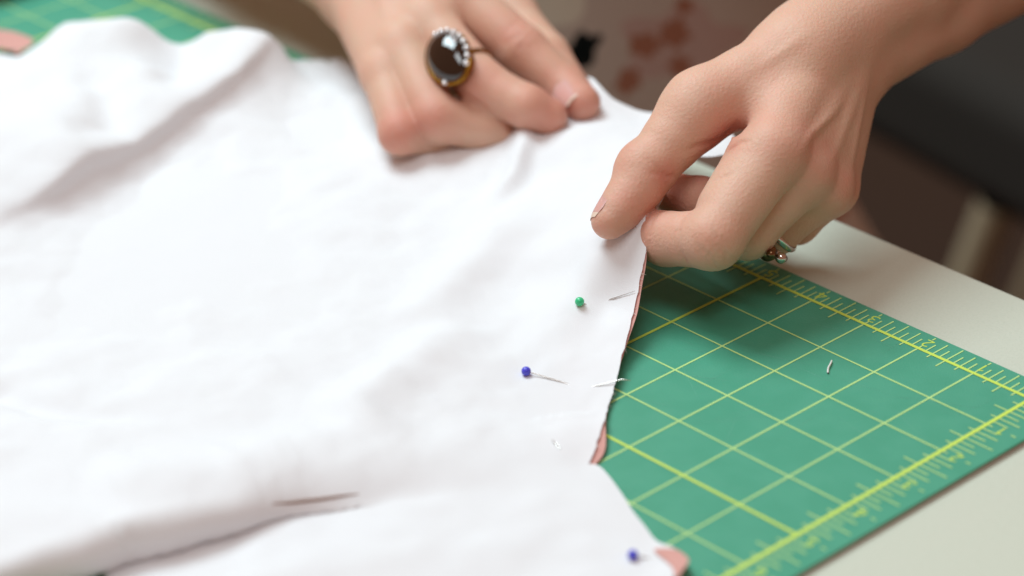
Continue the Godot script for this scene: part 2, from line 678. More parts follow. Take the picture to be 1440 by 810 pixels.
func build_cloth() -> void:
	wob.noise_type = FastNoiseLite.TYPE_SIMPLEX
	wob.frequency = 0.018
	wob.fractal_octaves = 2
	wob.seed = 11
	var edge := [V(-144,37,42), V(-144,38,48), V(-139,33,53), V(-135,26,58), V(-132,19,64), V(-126,13,73), V(-119,8,84), V(-108,4,100), V(-99,3,113), V(-90,4,125), V(-81,5,138), V(-76,5,148)]
	var crease := [V(-76,5,148), V(-81,3,165), V(-94,3,193), V(-109,3,220), V(-123,3,243), V(-128,3,262), V(-133,3,285), V(-139,3,299), V(-141,3,318), V(-147,3,344), V(-158,3,383)]
	var top := [V(-552,4,130), V(-513,4,103), V(-497,5,91), V(-487,6,87), V(-485,8,80), V(-479,14,77), V(-474,20,74), V(-468,22,68), V(-458,24,60), V(-451,25,54), V(-447,22,49), V(-445,15,43), V(-447,5,35), V(-447,1,27), V(-439,8,29), V(-428,17,29), V(-410,22,25), V(-399,22,20), V(-395,18,14), V(-394,11,10), V(-398,5,-1), V(-392,4,-10), V(-384,4,-15), V(-353,5,-8), V(-337,5,-36), V(-302,14,-54), V(-274,22,-49), V(-265,24,-47), V(-257,24,-44), V(-249,22,-43), V(-240,20,-46), V(-227,20,-50), V(-213,22,-52), V(-195,24,-53), V(-175,26,-39), V(-174,28,-23), V(-177,30,-13), V(-166,33,8)]
	var inner := [V(-371,14,71), V(-410,20,78), V(-388,20,45), V(-370,22,145), V(-431,18,115), V(-376,20,175), V(-346,4,114), V(-357,4,36), V(-325,3,98), V(-331,5,175), V(-318,4,218), V(-271,4,84), V(-208,3,100), V(-202,4,176), V(-247,3,205), V(-150,3,119), V(-132,3,100), V(-224,9,47), V(-230,12,17), V(-193,26,19), V(-153,26,61), V(-148,32,53), V(-165,13,67), V(-183,22,42), V(-141,13,70), V(-148,11,78), V(-162,6,85), V(-262,5,48), V(-293,7,37), V(-114,4,156), V(-135,5,181), V(-151,8,218), V(-164,12,254), V(-179,14,287), V(-205,12,297), V(-169,17,322), V(-157,17,310), V(-146,18,291), V(-143,17,272), V(-134,14,245), V(-122,11,225), V(-105,9,195), V(-234,20,-3), V(-214,24,-11), V(-257,13,7), V(-307,9,9), V(-282,11,-1), V(-275,10,22), V(-333,6,9), V(-421,10,57), V(-425,8,44), V(-381,4,7)]
	for p in edge + top + inner:
		cpts.append(p * 1000.0)
	STEP = flat([V(-401,6,-1), V(-385,6,48), V(-375,6,91), V(-363,6,133), V(-355,6,167), V(-349,6,209)])
	CREASE = Array(smooth_poly(flat(crease), 3))
	RIDGES = [
		[flat([V(-267,12,-8), V(-249,9,9), V(-238,6,26), V(-232,6,44)]), 5.0, 5.0],
		[flat([V(-262,5,280), V(-248,5,267), V(-229,5,263), V(-211,5,254), V(-186,5,234)]), -3.0, 7.0],
		[flat([V(-150,4,200), V(-154,4,184), V(-164,4,151), V(-171,4,120), V(-174,4,100)]), 4.0, 13.0],
		[flat([V(-190,3,130), V(-194,3,110), V(-205,3,73), V(-223,4,32)]), 3.5, 12.0],
		[flat([V(-185,12,280), V(-168,12,272), V(-153,10,238), V(-141,6,189), V(-136,6,170)]), 4.0, 13.0],
		[flat([V(-440,3,90), V(-405,3,100), V(-380,3,120), V(-372,3,150)]), -3.5, 9.0],
		[flat([V(-425,3,40), V(-405,3,60), V(-392,3,85)]), -3.0, 8.0],
	]
	tps_fit()
	# outline: right edge, round the lower flap, in to the gap where the flap leaves the roll, then the far side
	var low := [V(-76,3,147), V(-72,3,145.5), V(-58,3,151), V(-45,3,158), V(-35,3,162), V(-27,3,165), V(-20,3,165), V(-13,3,168), V(-9,3,173), V(-6,3,182), V(-2,3,196), V(8,3,225), V(-31,3,293), V(-104,3,354), V(-125,3,322), V(-132,3,311), V(-137,3,303.5)]
	var rest := [V(-139.6,3,304), V(-141,3,318), V(-147,3,344), V(-158,3,383)]
	var main_poly := smooth_poly(flat(edge.slice(0, -1)), 5)
	main_poly.append_array(smooth_poly(flat(low), 4))
	main_poly.append_array(smooth_poly(flat(rest), 3))
	main_poly.append_array(PackedVector2Array([Vector2(-420, 330), Vector2(-620, 180)]))
	main_poly.append_array(smooth_poly(flat(top), 4))
	for i in (edge.size() - 2) * 5:
		main_poly[i] += Vector2(0.85, -0.3) * (0.45 * wob.get_noise_1d(i * 40.0) + 0.30 * wob.get_noise_1d(i * 17.0 + 500.0))
	var t := thing("white_cloth", "white cloth with pink underside, rumpled and pinned along its right edge", "cloth")
	part("top_layer", sheet(main_poly, 2.0, cloth_h, 0.0, true), M.cloth, t)
	# the pink under layer, a little wider where it peeks out
	var outset := [0.2, 0.3, 0.5, 0.9, 1.5, 1.6, 0.6, -0.3, -0.3, 0.6, 3.4, 1.5]
	var under := []
	for i in edge.size():
		under.append(Vector2(edge[i].x, edge[i].z) * 1000.0 + Vector2(0.85, -0.3) * float(outset[i]))
	var up_poly := smooth_poly(under, 5)
	var inset := under.duplicate()
	inset.reverse()
	for p in inset:
		up_poly.append(p + Vector2(-24, 6))
	part("under_layer", sheet(up_poly, 3.0, cloth_h, -1.1), M.lining, t)
	# pink right side showing at the flap's corner and at the far end
	var tip := flat([V(-24,0,170), V(-19,0,166), V(-13,0,167), V(-8,0,171), V(-5,0,180), V(-9,0,177), V(-16,0,173)])
	part("turned_corner", sheet(smooth_poly(tip, 4, true), 1.5, low_h, 0.5), M.lining, t)
	var flap := flat([V(-540,0,84), V(-521,0,89), V(-510,0,81), V(-505,0,77), V(-494,0,75), V(-489,0,86), V(-503,0,94), V(-540,0,112)])
	part("turned_back_edge", sheet(smooth_poly(flap, 4, true), 3.0, func(x, z): return 9.0 + 2.0 * sin(x * 0.08)), M.lining, t)
	# loose fibres along the raw right edge
	var fr := SurfaceTool.new()
	fr.begin(Mesh.PRIMITIVE_TRIANGLES)
	var rng := RandomNumberGenerator.new()
	rng.seed = 14
	for k in 46:
		var i := rng.randi_range(1, (edge.size() - 2) * 5)
		var e: Vector2 = main_poly[i]
		var y := cloth_h(e.x, e.y)
		var l := rng.randf_range(0.6, 2.2)
		var d := Vector3(0.8, rng.randf_range(-0.5, 0.3), rng.randf_range(-0.9, 0.9)) * l
		var a := V(e.x - 0.4, y, e.y)
		tube(fr, [a, a + d * 0.0005, a + (d + Vector3(0, -0.25, rng.randf_range(-0.3, 0.3)) * l) * 0.001], [0.00007, 0.00006, 0.00004], 5)
	part("frayed_threads", fr.commit(), M.thread, t).set_meta("kind", "stuff")
	# a gaping pinned tuck on the lower fold shows the lining
	var run := smooth_poly(flat([V(-134.2, 0, 243.6), V(-128.8, 0, 233.6), V(-122.5, 0, 223.4), V(-117.2, 0, 216.0)]), 5)
	var fold := []
	var wide := []
	for i in run.size():
		var q: Vector2 = run[i] + cloth_push(run[i].x, run[i].y)
		fold.append(V(q.x, cloth_h(run[i].x, run[i].y) - 0.15, q.y))
		wide.append(0.00055 * (0.35 + 0.65 * sin(PI * clampf(float(i) / (run.size() - 1), 0.05, 0.98))))
	part("tuck", tube_mesh(fold, wide, 8), M.tuck, t)


# ---------- pins ----------
func ground(x: float, z: float, lift := 0.0) -> Vector3:
	return V(x, cloth_h(x, z) + lift, z)


func pin(head: Vector3, run: Array, m: Material, label: String) -> void:
	var t := thing("dressmaking_pin", label, "pin", head, "ball-headed pins in the cloth")
	var s := SphereMesh.new()
	s.radius = 0.00175
	s.height = 0.0034
	s.radial_segments = 24
	s.rings = 12
	part("head", s, m, t)
	var pts := run.map(func(p): return p - head)
	var rr := []
	for i in pts.size():
		rr.append(0.00026 if i < pts.size() - 1 else 0.00008)
	part("shaft", tube_mesh(pts, rr, 8), M.pin_steel, t)


func build_pins() -> void:
	var a := ground(-146.3, 80.2, 1.7)
	pin(a, [a, ground(-144.5, 76.5, -1.2), ground(-141.5, 71.5, -1.0), ground(-140.3, 70.2, 0.1), ground(-131.5, 66.4, 0.9)], M.pin_green, "pin with a green ball head near the pinched cloth corner")
	var b := ground(-133.6, 120.2, 1.8)
	pin(b, [b, ground(-119.6, 113.6, 0.0), ground(-115.0, 111.2, -1.6), ground(-110.3, 108.8, 0.0), ground(-103.5, 102.0, 1.1), V(-101.5, 5.0, 99.6)], M.pin_blue, "pin with a blue ball head and its steel shaft lying across the cloth's right edge")
	var c := V(-25.1, low_h(-25.1, 178.7) + 1.7, 178.7)
	pin(c, [c, c + V(3, -1.9, -4), c + V(9, -2.4, -10)], M.pin_blue, "blue-headed pin near the pink corner at the bottom of the cloth")
	var tip := thing("dressmaking_pin", "bare steel pin tip just showing near the cloth's inner corner", "pin", ground(-93, 147.5, 0.3), "pins without a visible head")
	part("shaft", tube_mesh([Vector3.ZERO, V(2.6, 0.25, 0.9), V(5.2, -0.4, 1.6)], [0.00018, 0.00026, 0.00022], 8), M.pin_steel, tip)
	var t := thing("thread_snippet", "short white thread snippet lying on an empty green grid square", "thread")
	part("strand", tube_mesh(spline([V(-66, 0.7, 31.0), V(-64.6, 0.9, 33.4), V(-63.4, 0.8, 36.0), V(-61.4, 0.5, 38.6)], 5), range(16).map(func(_i): return 0.00034), 6), M.thread, t)


# ---------- skin: a field of tapered bones, meshed as surface nets ----------
class Flesh:
	var lo: Vector3
	var c: float
	var nx: int
	var ny: int
	var nz: int
	var groups: Array = []
	var field: PackedFloat32Array
	var spots: Array = []      # redder places: [centre, radius, strength]
	var mottle: FastNoiseLite

	func setup(a: Vector3, b: Vector3, cell: float) -> void:
		lo = a
		c = cell
		nx = int((b.x - a.x) / cell) + 1
		ny = int((b.y - a.y) / cell) + 1
		nz = int((b.z - a.z) / cell) + 1
		mottle = FastNoiseLite.new()
		mottle.frequency = 0.09
		mottle.fractal_octaves = 3
		mottle.seed = 5

	func blank() -> PackedFloat32Array:
		var g := PackedFloat32Array()
		g.resize(nx * ny * nz)
		g.fill(99.0)
		return g

	# bones: [A, ra, B, rb]; k: how softly they run into each other (mm)
	func group(bones: Array, k: float) -> PackedFloat32Array:
		var g := blank()
		for bn in bones:
			var a: Vector3 = bn[0]
			var b: Vector3 = bn[2]
			var ra: float = bn[1]
			var rb: float = bn[3]
			var pad := maxf(ra, rb) + k + 4.0
			var p0 := a.min(b) - Vector3.ONE * pad
			var p1 := a.max(b) + Vector3.ONE * pad
			var i0 := maxi(0, int((p0.x - lo.x) / c))
			var j0 := maxi(0, int((p0.y - lo.y) / c))
			var k0 := maxi(0, int((p0.z - lo.z) / c))
			var i1 := mini(nx - 1, int((p1.x - lo.x) / c) + 1)
			var j1 := mini(ny - 1, int((p1.y - lo.y) / c) + 1)
			var k1 := mini(nz - 1, int((p1.z - lo.z) / c) + 1)
			var ab := b - a
			var inv := 1.0 / maxf(ab.length_squared(), 1e-6)
			for z in range(k0, k1 + 1):
				for y in range(j0, j1 + 1):
					var row := (z * ny + y) * nx
					var p := Vector3(lo.x, lo.y + y * c, lo.z + z * c) - a
					for x in range(i0, i1 + 1):
						p.x = lo.x + x * c - a.x
						var t := clampf(p.dot(ab) * inv, 0.0, 1.0)
						var d := p.distance_to(ab * t) - ra - (rb - ra) * t
						if d < pad:
							var o := g[row + x]
							var h := k - absf(o - d)
							g[row + x] = minf(o, d) - (h * h / (4.0 * k) if h > 0.0 else 0.0)
		return g

	# the palm with each finger run softly into it, fingers staying apart from each other
	func join(palm: PackedFloat32Array, fingers: Array, soft: Array) -> void:
		field = palm.duplicate()
		for f in fingers.size():
			var g: PackedFloat32Array = fingers[f]
			var k: float = soft[f]
			for i in g.size():
				var d := g[i]
				if d < 90.0:
					var o := palm[i]
					var h := k - absf(o - d)
					d = minf(o, d) - (h * h / (4.0 * k) if h > 0.0 else 0.0)
					var q := field[i]
					h = 0.35 - absf(q - d)
					field[i] = minf(q, d) - (h * h / 1.4 if h > 0.0 else 0.0)

	# a fold line pressed into (or, with a negative depth, raised from) the surface
	func crease(pts: Array, w: float, depth: float) -> void:   # fades out towards both ends
		for s in pts.size() - 1:
			var a: Vector3 = pts[s]
			var b: Vector3 = pts[s + 1]
			var pad := w * 2.2
			var p0 := a.min(b) - Vector3.ONE * pad
			var p1 := a.max(b) + Vector3.ONE * pad
			var ab := b - a
			var inv := 1.0 / maxf(ab.length_squared(), 1e-6)
			var last := s == pts.size() - 2
			for z in range(maxi(0, int((p0.z - lo.z) / c)), mini(nz - 1, int((p1.z - lo.z) / c) + 1) + 1):
				for y in range(maxi(0, int((p0.y - lo.y) / c)), mini(ny - 1, int((p1.y - lo.y) / c) + 1) + 1):
					for x in range(maxi(0, int((p0.x - lo.x) / c)), mini(nx - 1, int((p1.x - lo.x) / c) + 1) + 1):
						var p := Vector3(lo.x + x * c, lo.y + y * c, lo.z + z * c) - a
						var t := p.dot(ab) * inv
						if (t < 0.0 and s > 0) or (t >= 1.0 and not last):
							continue
						var d := p.distance_to(ab * clampf(t, 0.0, 1.0))
						if d < pad:
							field[(z * ny + y) * nx + x] += depth * exp(-d * d / (w * w)) * pow(sin(PI * clampf((s + clampf(t, 0.0, 1.0)) / (pts.size() - 1), 0.04, 0.96)), 0.6)

	func build(arrays: Array) -> void:   # appends [vertices, normals, colours, indices], positions in metres
		var verts: PackedVector3Array = arrays[0]
		var norms: PackedVector3Array = arrays[1]
		var cols: PackedColorArray = arrays[2]
		var idx: PackedInt32Array = arrays[3]
		var ids := PackedInt32Array()
		ids.resize(nx * ny * nz)
		ids.fill(-1)
		var sy := nx
		var sz := nx * ny
		for z in nz - 1:
			for y in ny - 1:
				var o := (z * ny + y) * nx
				for x in nx - 1:
					var i := o + x
					var a := field[i]
					if a > 3.0 * c or a < -3.0 * c:
						continue
					var b := field[i + 1]
					var d := field[i + sy]
					var e := field[i + sy + 1]
					var f := field[i + sz]
					var g := field[i + sz + 1]
					var h := field[i + sz + sy]
					var k := field[i + sz + sy + 1]
					var neg := int(a < 0) + int(b < 0) + int(d < 0) + int(e < 0) + int(f < 0) + int(g < 0) + int(h < 0) + int(k < 0)
					if neg == 0 or neg == 8:
						continue
					var s := Vector3.ZERO
					var n := 0
					if (a < 0) != (b < 0):
						s += Vector3(a / (a - b), 0, 0); n += 1
					if (d < 0) != (e < 0):
						s += Vector3(d / (d - e), 1, 0); n += 1
					if (f < 0) != (g < 0):
						s += Vector3(f / (f - g), 0, 1); n += 1
					if (h < 0) != (k < 0):
						s += Vector3(h / (h - k), 1, 1); n += 1
					if (a < 0) != (d < 0):
						s += Vector3(0, a / (a - d), 0); n += 1
					if (b < 0) != (e < 0):
						s += Vector3(1, b / (b - e), 0); n += 1
					if (f < 0) != (h < 0):
						s += Vector3(0, f / (f - h), 1); n += 1
					if (g < 0) != (k < 0):
						s += Vector3(1, g / (g - k), 1); n += 1
					if (a < 0) != (f < 0):
						s += Vector3(0, 0, a / (a - f)); n += 1
					if (b < 0) != (g < 0):
						s += Vector3(1, 0, b / (b - g)); n += 1
					if (d < 0) != (h < 0):
						s += Vector3(0, 1, d / (d - h)); n += 1
					if (e < 0) != (k < 0):
						s += Vector3(1, 1, e / (e - k)); n += 1
					s /= n
					var gr := Vector3(
						lerpf(lerpf(b - a, e - d, s.y), lerpf(g - f, k - h, s.y), s.z),
						lerpf(lerpf(d - a, e - b, s.x), lerpf(h - f, k - g, s.x), s.z),
						lerpf(lerpf(f - a, g - b, s.x), lerpf(h - d, k - e, s.x), s.y))
					ids[i] = verts.size()
					var p := lo + (Vector3(x, y, z) + s) * c
					verts.append(p * 0.001)
					norms.append(gr.normalized())
					cols.append(tone(p))
		for z in range(1, nz - 1):
			for y in range(1, ny - 1):
				for x in range(1, nx - 1):
					var i := (z * ny + y) * nx + x
					if ids[i] < 0:
						continue
					var a := field[i] < 0
					if a != (field[i + 1] < 0):
						quad(idx, ids[i - sy - sz], ids[i - sz], ids[i], ids[i - sy], a)
					if a != (field[i + sy] < 0):
						quad(idx, ids[i - 1 - sz], ids[i - 1], ids[i], ids[i - sz], a)
					if a != (field[i + sz] < 0):
						quad(idx, ids[i - 1 - sy], ids[i - sy], ids[i], ids[i - 1], a)
		arrays[0] = verts
		arrays[1] = norms
		arrays[2] = cols
		arrays[3] = idx

	func quad(idx: PackedInt32Array, a: int, b: int, d: int, e: int, way: bool) -> void:
		if a < 0 or b < 0 or d < 0 or e < 0:
			return
		if way:
			idx.append_array([a, d, b, a, e, d])
		else:
			idx.append_array([a, b, d, a, d, e])

	func tone(p: Vector3) -> Color:
		var red := 0.0
		for s in spots:
			var d: float = p.distance_to(s[0]) / s[1]
			if d < 2.5:
				red += 0.95 * s[2] * exp(-d * d)
		var n := mottle.get_noise_3dv(p) * 0.5 + mottle.get_noise_3dv(p * 0.35 + Vector3.ONE * 70.0) * 0.4 + mottle.get_noise_3dv(p * 3.0) * 0.25
		red = clampf(red + n * 0.42, -0.25, 1.0)
		var r := Vector3(0.68, 0.425, 0.312).lerp(Vector3(0.59, 0.24, 0.18), red)
		r *= 1.0 + n * 0.10
		return Color(r.x, r.y, r.z)


func finger(a: Array, radii: Array) -> Array:
	var out := []
	for i in a.size() - 1:
		out.append([a[i], radii[i], a[i + 1], radii[i + 1]])
	return out


func build_person() -> void:
	var person := thing("person", "person in a taupe flower-print dress pinning the white cloth with both hands", "person", Vector3(-0.478, -0.75, -0.278))
	var arrays := [PackedVector3Array(), PackedVector3Array(), PackedColorArray(), PackedInt32Array()]
	var t0 := Time.get_ticks_msec()
	left_hand(arrays)
	right_hand(arrays)
	arms(arrays)
	print("skin ", Time.get_ticks_msec() - t0, " ms, ", arrays[0].size(), " vertices")
	var shift := -person.position
	for i in arrays[0].size():
		arrays[0][i] += shift
	var arr := []
	arr.resize(Mesh.ARRAY_MAX)
	arr[Mesh.ARRAY_VERTEX] = arrays[0]
	arr[Mesh.ARRAY_NORMAL] = arrays[1]
	arr[Mesh.ARRAY_COLOR] = arrays[2]
	arr[Mesh.ARRAY_INDEX] = arrays[3]
	var am := ArrayMesh.new()
	am.add_surface_from_arrays(Mesh.PRIMITIVE_TRIANGLES, arr)
	part("body", am, M.skin, person)
	var tt := V(-151.6, 36.3, 59.6)
	var ti := V(-153.9, 48.8, 37.4)
	nail(person, shift, tt, ti, Vector3(-0.66, 0.44, 0.48), 7.2, 11.0, 12.0, 1.8)
	nail(person, shift, V(-249.4, 24, -24.2), V(-264.6, 24.6, -29.1), Vector3(0.50, 0.52, 0.68), 8.0, 10.5, 11.5, 1.0)
	build_dress(person)


# a curved nail lying on the back of a fingertip: tip and joint of the last bone, which way it faces, the finger's radius, width, length, free edge (mm)
func nail(person: Node3D, shift: Vector3, tip: Vector3, joint: Vector3, face: Vector3, rad: float, w: float, l: float, free: float) -> void:
	var ax := (tip - joint).normalized()
	var n := (face - ax * face.dot(ax)).normalized()
	var s := ax.cross(n)
	for piece in 2:
		var st := SurfaceTool.new()
		st.begin(Mesh.PRIMITIVE_TRIANGLES)
		var y0 := -l * 0.85 if piece == 0 else l * 0.15
		var y1 := l * 0.15 if piece == 0 else l * 0.15 + free
		var nu := 14
		var nv := 10 if piece == 0 else 4
		var grid := []
		for j in nv + 1:
			for i in nu + 1:
				var v := lerpf(y0, y1, float(j) / nv)
				var u := lerpf(-1.0, 1.0, float(i) / nu)
				var back_round := sqrt(maxf(0.0, 1.0 - pow(clampf((-l * 0.53 - v) / (l * 0.32), 0.0, 1.0), 2.0)))
				var front_round := 1.0 - 0.35 * pow(clampf((v + l * 0.08) / (l * 0.23 + free), 0.0, 1.0), 2.0)
				var ang := u * (w * 0.5 / rad) * maxf(back_round, 0.05) * front_round
				var r := rad + 0.15 - 0.045 * pow(maxf(v + 1.5, 0.0), 2.0) + 0.10 * maxf(-v, 0.0)
				var pos := tip + ax * v * 0.001 + (n * cos(ang) + s * sin(ang)) * r * 0.001
				grid.append([pos + shift, n * cos(ang) + s * sin(ang)])
		for j in nv:
			for i in nu:
				var a: int = j * (nu + 1) + i
				for k in [a, a + nu + 2, a + 1, a, a + nu + 1, a + nu + 2]:
					st.set_normal(grid[k][1])
					st.add_vertex(grid[k][0])
		part("fingernail" if piece == 0 else "nail_edge", st.commit(), M.nail if piece == 0 else M.nail_tip, person)


func left_hand(arrays: Array) -> void:   # the person's left hand, pinching the cloth's corner
	var sk := Flesh.new()
	sk.setup(Vector3(-205, -4, -215), Vector3(-88, 132, 82), 1.0)
	var im := Vector3(-117.7, 58.9, 7.9)
	var ip := Vector3(-114.4, 36.7, 43.6)
	var id := Vector3(-136.2, 29.4, 45.0)
	var it := Vector3(-150.4, 28.0, 43.3)
	var mm := Vector3(-113.7, 48.0, -4.4)
	var mp := Vector3(-120.1, 28.8, 18.2)
	var md := Vector3(-143.2, 33.5, 18.8)
	var mt := Vector3(-157.2, 31.6, 18.2)
	var rm := Vector3(-112.6, 38.7, -16.2)
	var rp := Vector3(-123.4, 21.7, -2.1)
	var rd := Vector3(-139.6, 27.0, 2.3)
	var rt := Vector3(-154.4, 22.3, -0.2)
	var pm := Vector3(-117.1, 32.9, -26.6)
	var pp := Vector3(-127.7, 16.8, -20.0)
	var pd := Vector3(-140.9, 22.9, -13.9)
	var pt := Vector3(-152.3, 20.2, -16.8)
	var tt := Vector3(-151.6, 36.3, 59.6)
	var ti := Vector3(-153.9, 48.8, 37.4)
	var tm := Vector3(-153.3, 66.4, 9.5)
	var tc := Vector3(-140.5, 78.3, -32.0)
	var w := Vector3(-143.2, 71.5, -53.8)
	var lat := Vector3(0, -0.65, -0.76)
	var dor := Vector3(0.736, 0.28, -0.24).normalized()
	var wr := w - lat * 12.0
	var wu := w + lat * 12.0
	var el := Vector3(-152.0, 102.0, -286.0)
	var fa := (el - w).normalized()
	var f1 := w + fa * 60.0
	var palm := sk.group([
		[wr, 16.0, im, 11.5], [w + dor * 2.0, 16.0, mm, 11.0], [w, 15.5, rm, 10.5], [wu, 15.0, pm, 10.0],
		[wr - dor * 2.0, 16.0, tc, 16.5], [tc, 16.0, tm, 12.5], [tc - dor * 5.0, 15.0, (im + w) * 0.5 - dor * 8.0, 14.0],
		[wu - dor * 7.0, 13.0, pm.lerp(w, 0.35) - dor * 8.0, 12.0],
		[tm.lerp(tc, 0.40), 9.5, im.lerp(wr, 0.30) - dor * 2.0, 9.0],
		[wr, 16.0, wu, 15.0],
		[wr - fa * 4.0, 16.5, f1 - lat * 13.0, 19.0], [wu - fa * 4.0, 15.5, f1 + lat * 11.0, 19.0],
		[f1 - lat * 13.0, 19.0, w + fa * 175.0 - lat * 12.0, 29.0], [f1 + lat * 11.0, 19.0, w + fa * 175.0 + lat * 12.0, 29.0]], 7.0)
	var fi := sk.group(finger([im, ip, id, it], [11.8, 11.0, 9.8, 8.2]) + [[im.lerp(ip, 0.12) - dor * 5.5, 11.5, im.lerp(ip, 0.62) - dor * 5.0, 10.2]], 3.0)
	var fm := sk.group(finger([mm, mp, md, mt], [11.5, 10.2, 9.0, 8.0]), 3.0)
	var fr := sk.group(finger([rm, rp, rd, rt], [10.8, 9.6, 8.6, 7.6]), 3.0)
	var fp := sk.group(finger([pm, pp, pd, pt], [9.6, 8.4, 7.4, 6.8]), 3.0)
	var ft := sk.group(finger([tm, ti, tt], [12.8, 10.2, 6.9]) + [[tm.lerp(ti, 0.25), 11.6, tm.lerp(ti, 0.5), 10.4], [ti + Vector3(-1.3, 0.9, 0.8), 10.2, ti + Vector3(-1.2, 0.2, 1.8), 10.1], [ti.lerp(tt, 0.35) + Vector3(1.5, -0.5, -0.5), 8.8, ti.lerp(tt, 0.75) + Vector3(1, -0.5, -0.5), 7.4]], 3.5)
	sk.join(palm, [fi, fm, fr, fp, ft], [5.0, 4.5, 4.5, 4.5, 9.0])
	# tendons and knuckles raised, skin folds pressed in
	var off := dor * 15.0
	sk.crease([w.lerp(im, 0.25) + off, w.lerp(im, 0.9) + dor * 12.5], 2.6, -0.9)
	sk.crease([w.lerp(mm, 0.25) + off, w.lerp(mm, 0.92) + dor * 12.0], 2.6, -1.0)
	sk.crease([w.lerp(rm, 0.3) + off, w.lerp(rm, 0.92) + dor * 11.5], 2.6, -0.8)
	for f in [[[Vector3(-144.0, 58.0, 29.0), Vector3(-141.6, 58.4, 22.6), Vector3(-140.5, 58.3, 14.7), Vector3(-139.7, 59.6, 9.0), Vector3(-137.2, 63.6, 6.9)], 1.4, 1.3],
		[[Vector3(-130.0, 56.0, 24.4), Vector3(-128.7, 60.0, 21.0), Vector3(-124.8, 64.3, 19.6), Vector3(-120.5, 65.8, 19.0)], 1.2, 1.0],
		[[Vector3(-124.0, 53.0, 34.0), Vector3(-119.3, 56.3, 32.2), Vector3(-117.4, 58.3, 29.8)], 0.9, 0.6],
		[[Vector3(-145.0, 53.8, 44.6), Vector3(-143.8, 52.4, 42.1), Vector3(-142.5, 49.5, 36.3), Vector3(-142.5, 48.5, 33.3)], 1.1, 0.8],
		[[Vector3(-136.0, 59.0, 20.0), Vector3(-134.0, 61.0, 13.0), Vector3(-131.0, 64.0, 11.0)], 3.6, -1.0],
		[[Vector3(-115.5, 69.0, -30.0), Vector3(-113.0, 67.5, -20.6), Vector3(-109.0, 66.0, -4.0), Vector3(-106.0, 63.0, 8.0)], 2.0, -0.9],
		[[Vector3(-139.0, 82.0, -4.0), Vector3(-134.0, 89.0, -16.0), Vector3(-132.0, 92.0, -30.0)], 2.4, -0.5]]:
		sk.crease(f[0], f[1], f[2])
	sk.spots = [[Vector3(-140.5, 58.3, 14.7), 6.0, 0.9], [Vector3(-139.0, 61.0, 8.0), 5.0, 0.7], [Vector3(-127.0, 62.0, 20.0), 4.0, 0.5], [Vector3(-143.2, 51.0, 39.0), 6.0, 0.9], [im + dor * 10.0, 13.0, 0.45], [mm + dor * 10.0, 12.0, 0.4], [rm + dor * 9.0, 11.0, 0.35], [pm + dor * 9.0, 11.0, 0.35],
		[ip, 14.0, 0.30], [id, 12.0, 0.40], [it, 12.0, 0.55], [ti + Vector3(-6, 4, 4), 11.0, 0.40], [tt, 12.0, 0.45], [ti.lerp(tt, 0.5) + Vector3(6, 0, 0), 10.0, 0.35],
		[im.lerp(tm, 0.5), 16.0, 0.4], [md, 14.0, 0.6], [mt, 14.0, 0.6], [rd, 16.0, 0.5], [f1, 40.0, 0.15]]
	var seen := Vector3(0.63, 0.47, 0.62)
	arc_crease(sk, ip.lerp(id, 0.36), id - ip, seen + Vector3(0, 0.25, 0), 10.55, 1.5, 1.5, 1.0)
	arc_crease(sk, ip.lerp(id, 0.47), id - ip, seen, 10.4, 1.0, 0.8, 0.4)
	arc_crease(sk, ip.lerp(id, 0.96), id - ip, seen + Vector3(0, 0.5, 0), 9.8, 1.3, 1.2, 0.7)
	arc_crease(sk, ti.lerp(tt, 0.02), tt - ti, seen + Vector3(0.6, 0, 0), 10.2, 0.9, 1.1, 0.5)
	knuckle_folds(sk, ip, (ip - im).normalized(), (id - ip).normalized(), 10.9, 0.58)
	knuckle_folds(sk, ti, (ti - tm).normalized(), (tt - ti).normalized(), 10.9, 0.5)
	sk.build(arrays)


# one fold line part of the way round a finger
func arc_crease(sk: Flesh, at: Vector3, axis: Vector3, face: Vector3, r: float, half: float, w: float, depth: float) -> void:
	var ax := axis.normalized()
	var n := (face - ax * face.dot(ax)).normalized()
	var s := ax.cross(n)
	var pts := []
	for k in 17:
		var a := lerpf(-half, half, k / 16.0)
		pts.append(at + ax * 0.9 * sin(a * 1.7 + 0.6) + (n * cos(a) + s * sin(a)) * r)
	sk.crease(pts, w, depth)


# rings of fine folds over a bent joint
func knuckle_folds(sk: Flesh, j: Vector3, a: Vector3, b: Vector3, r: float, depth: float) -> void:
	var ax := (a + b).normalized()
	var out := (a - b)
	out = (out - ax * out.dot(ax)).normalized()
	var side := ax.cross(out)
	for q in 7:
		var o := (q - 3) * 2.0
		var pts := []
		for k in 9:
			var ang := lerpf(-1.05, 1.05, k / 8.0)
			var bow := 0.8 * sin(ang * 2.0 + q * 1.7) + signf(o) * ang * ang * 1.4 + 0.5 * sin(ang * 7.0 + q * 2.3)
			pts.append(j + ax * (o + bow) + (out * cos(ang) + side * sin(ang)) * (r + 0.2))
		sk.crease(pts, 0.8, depth * (1.0 if q in [2, 4] else 0.65))


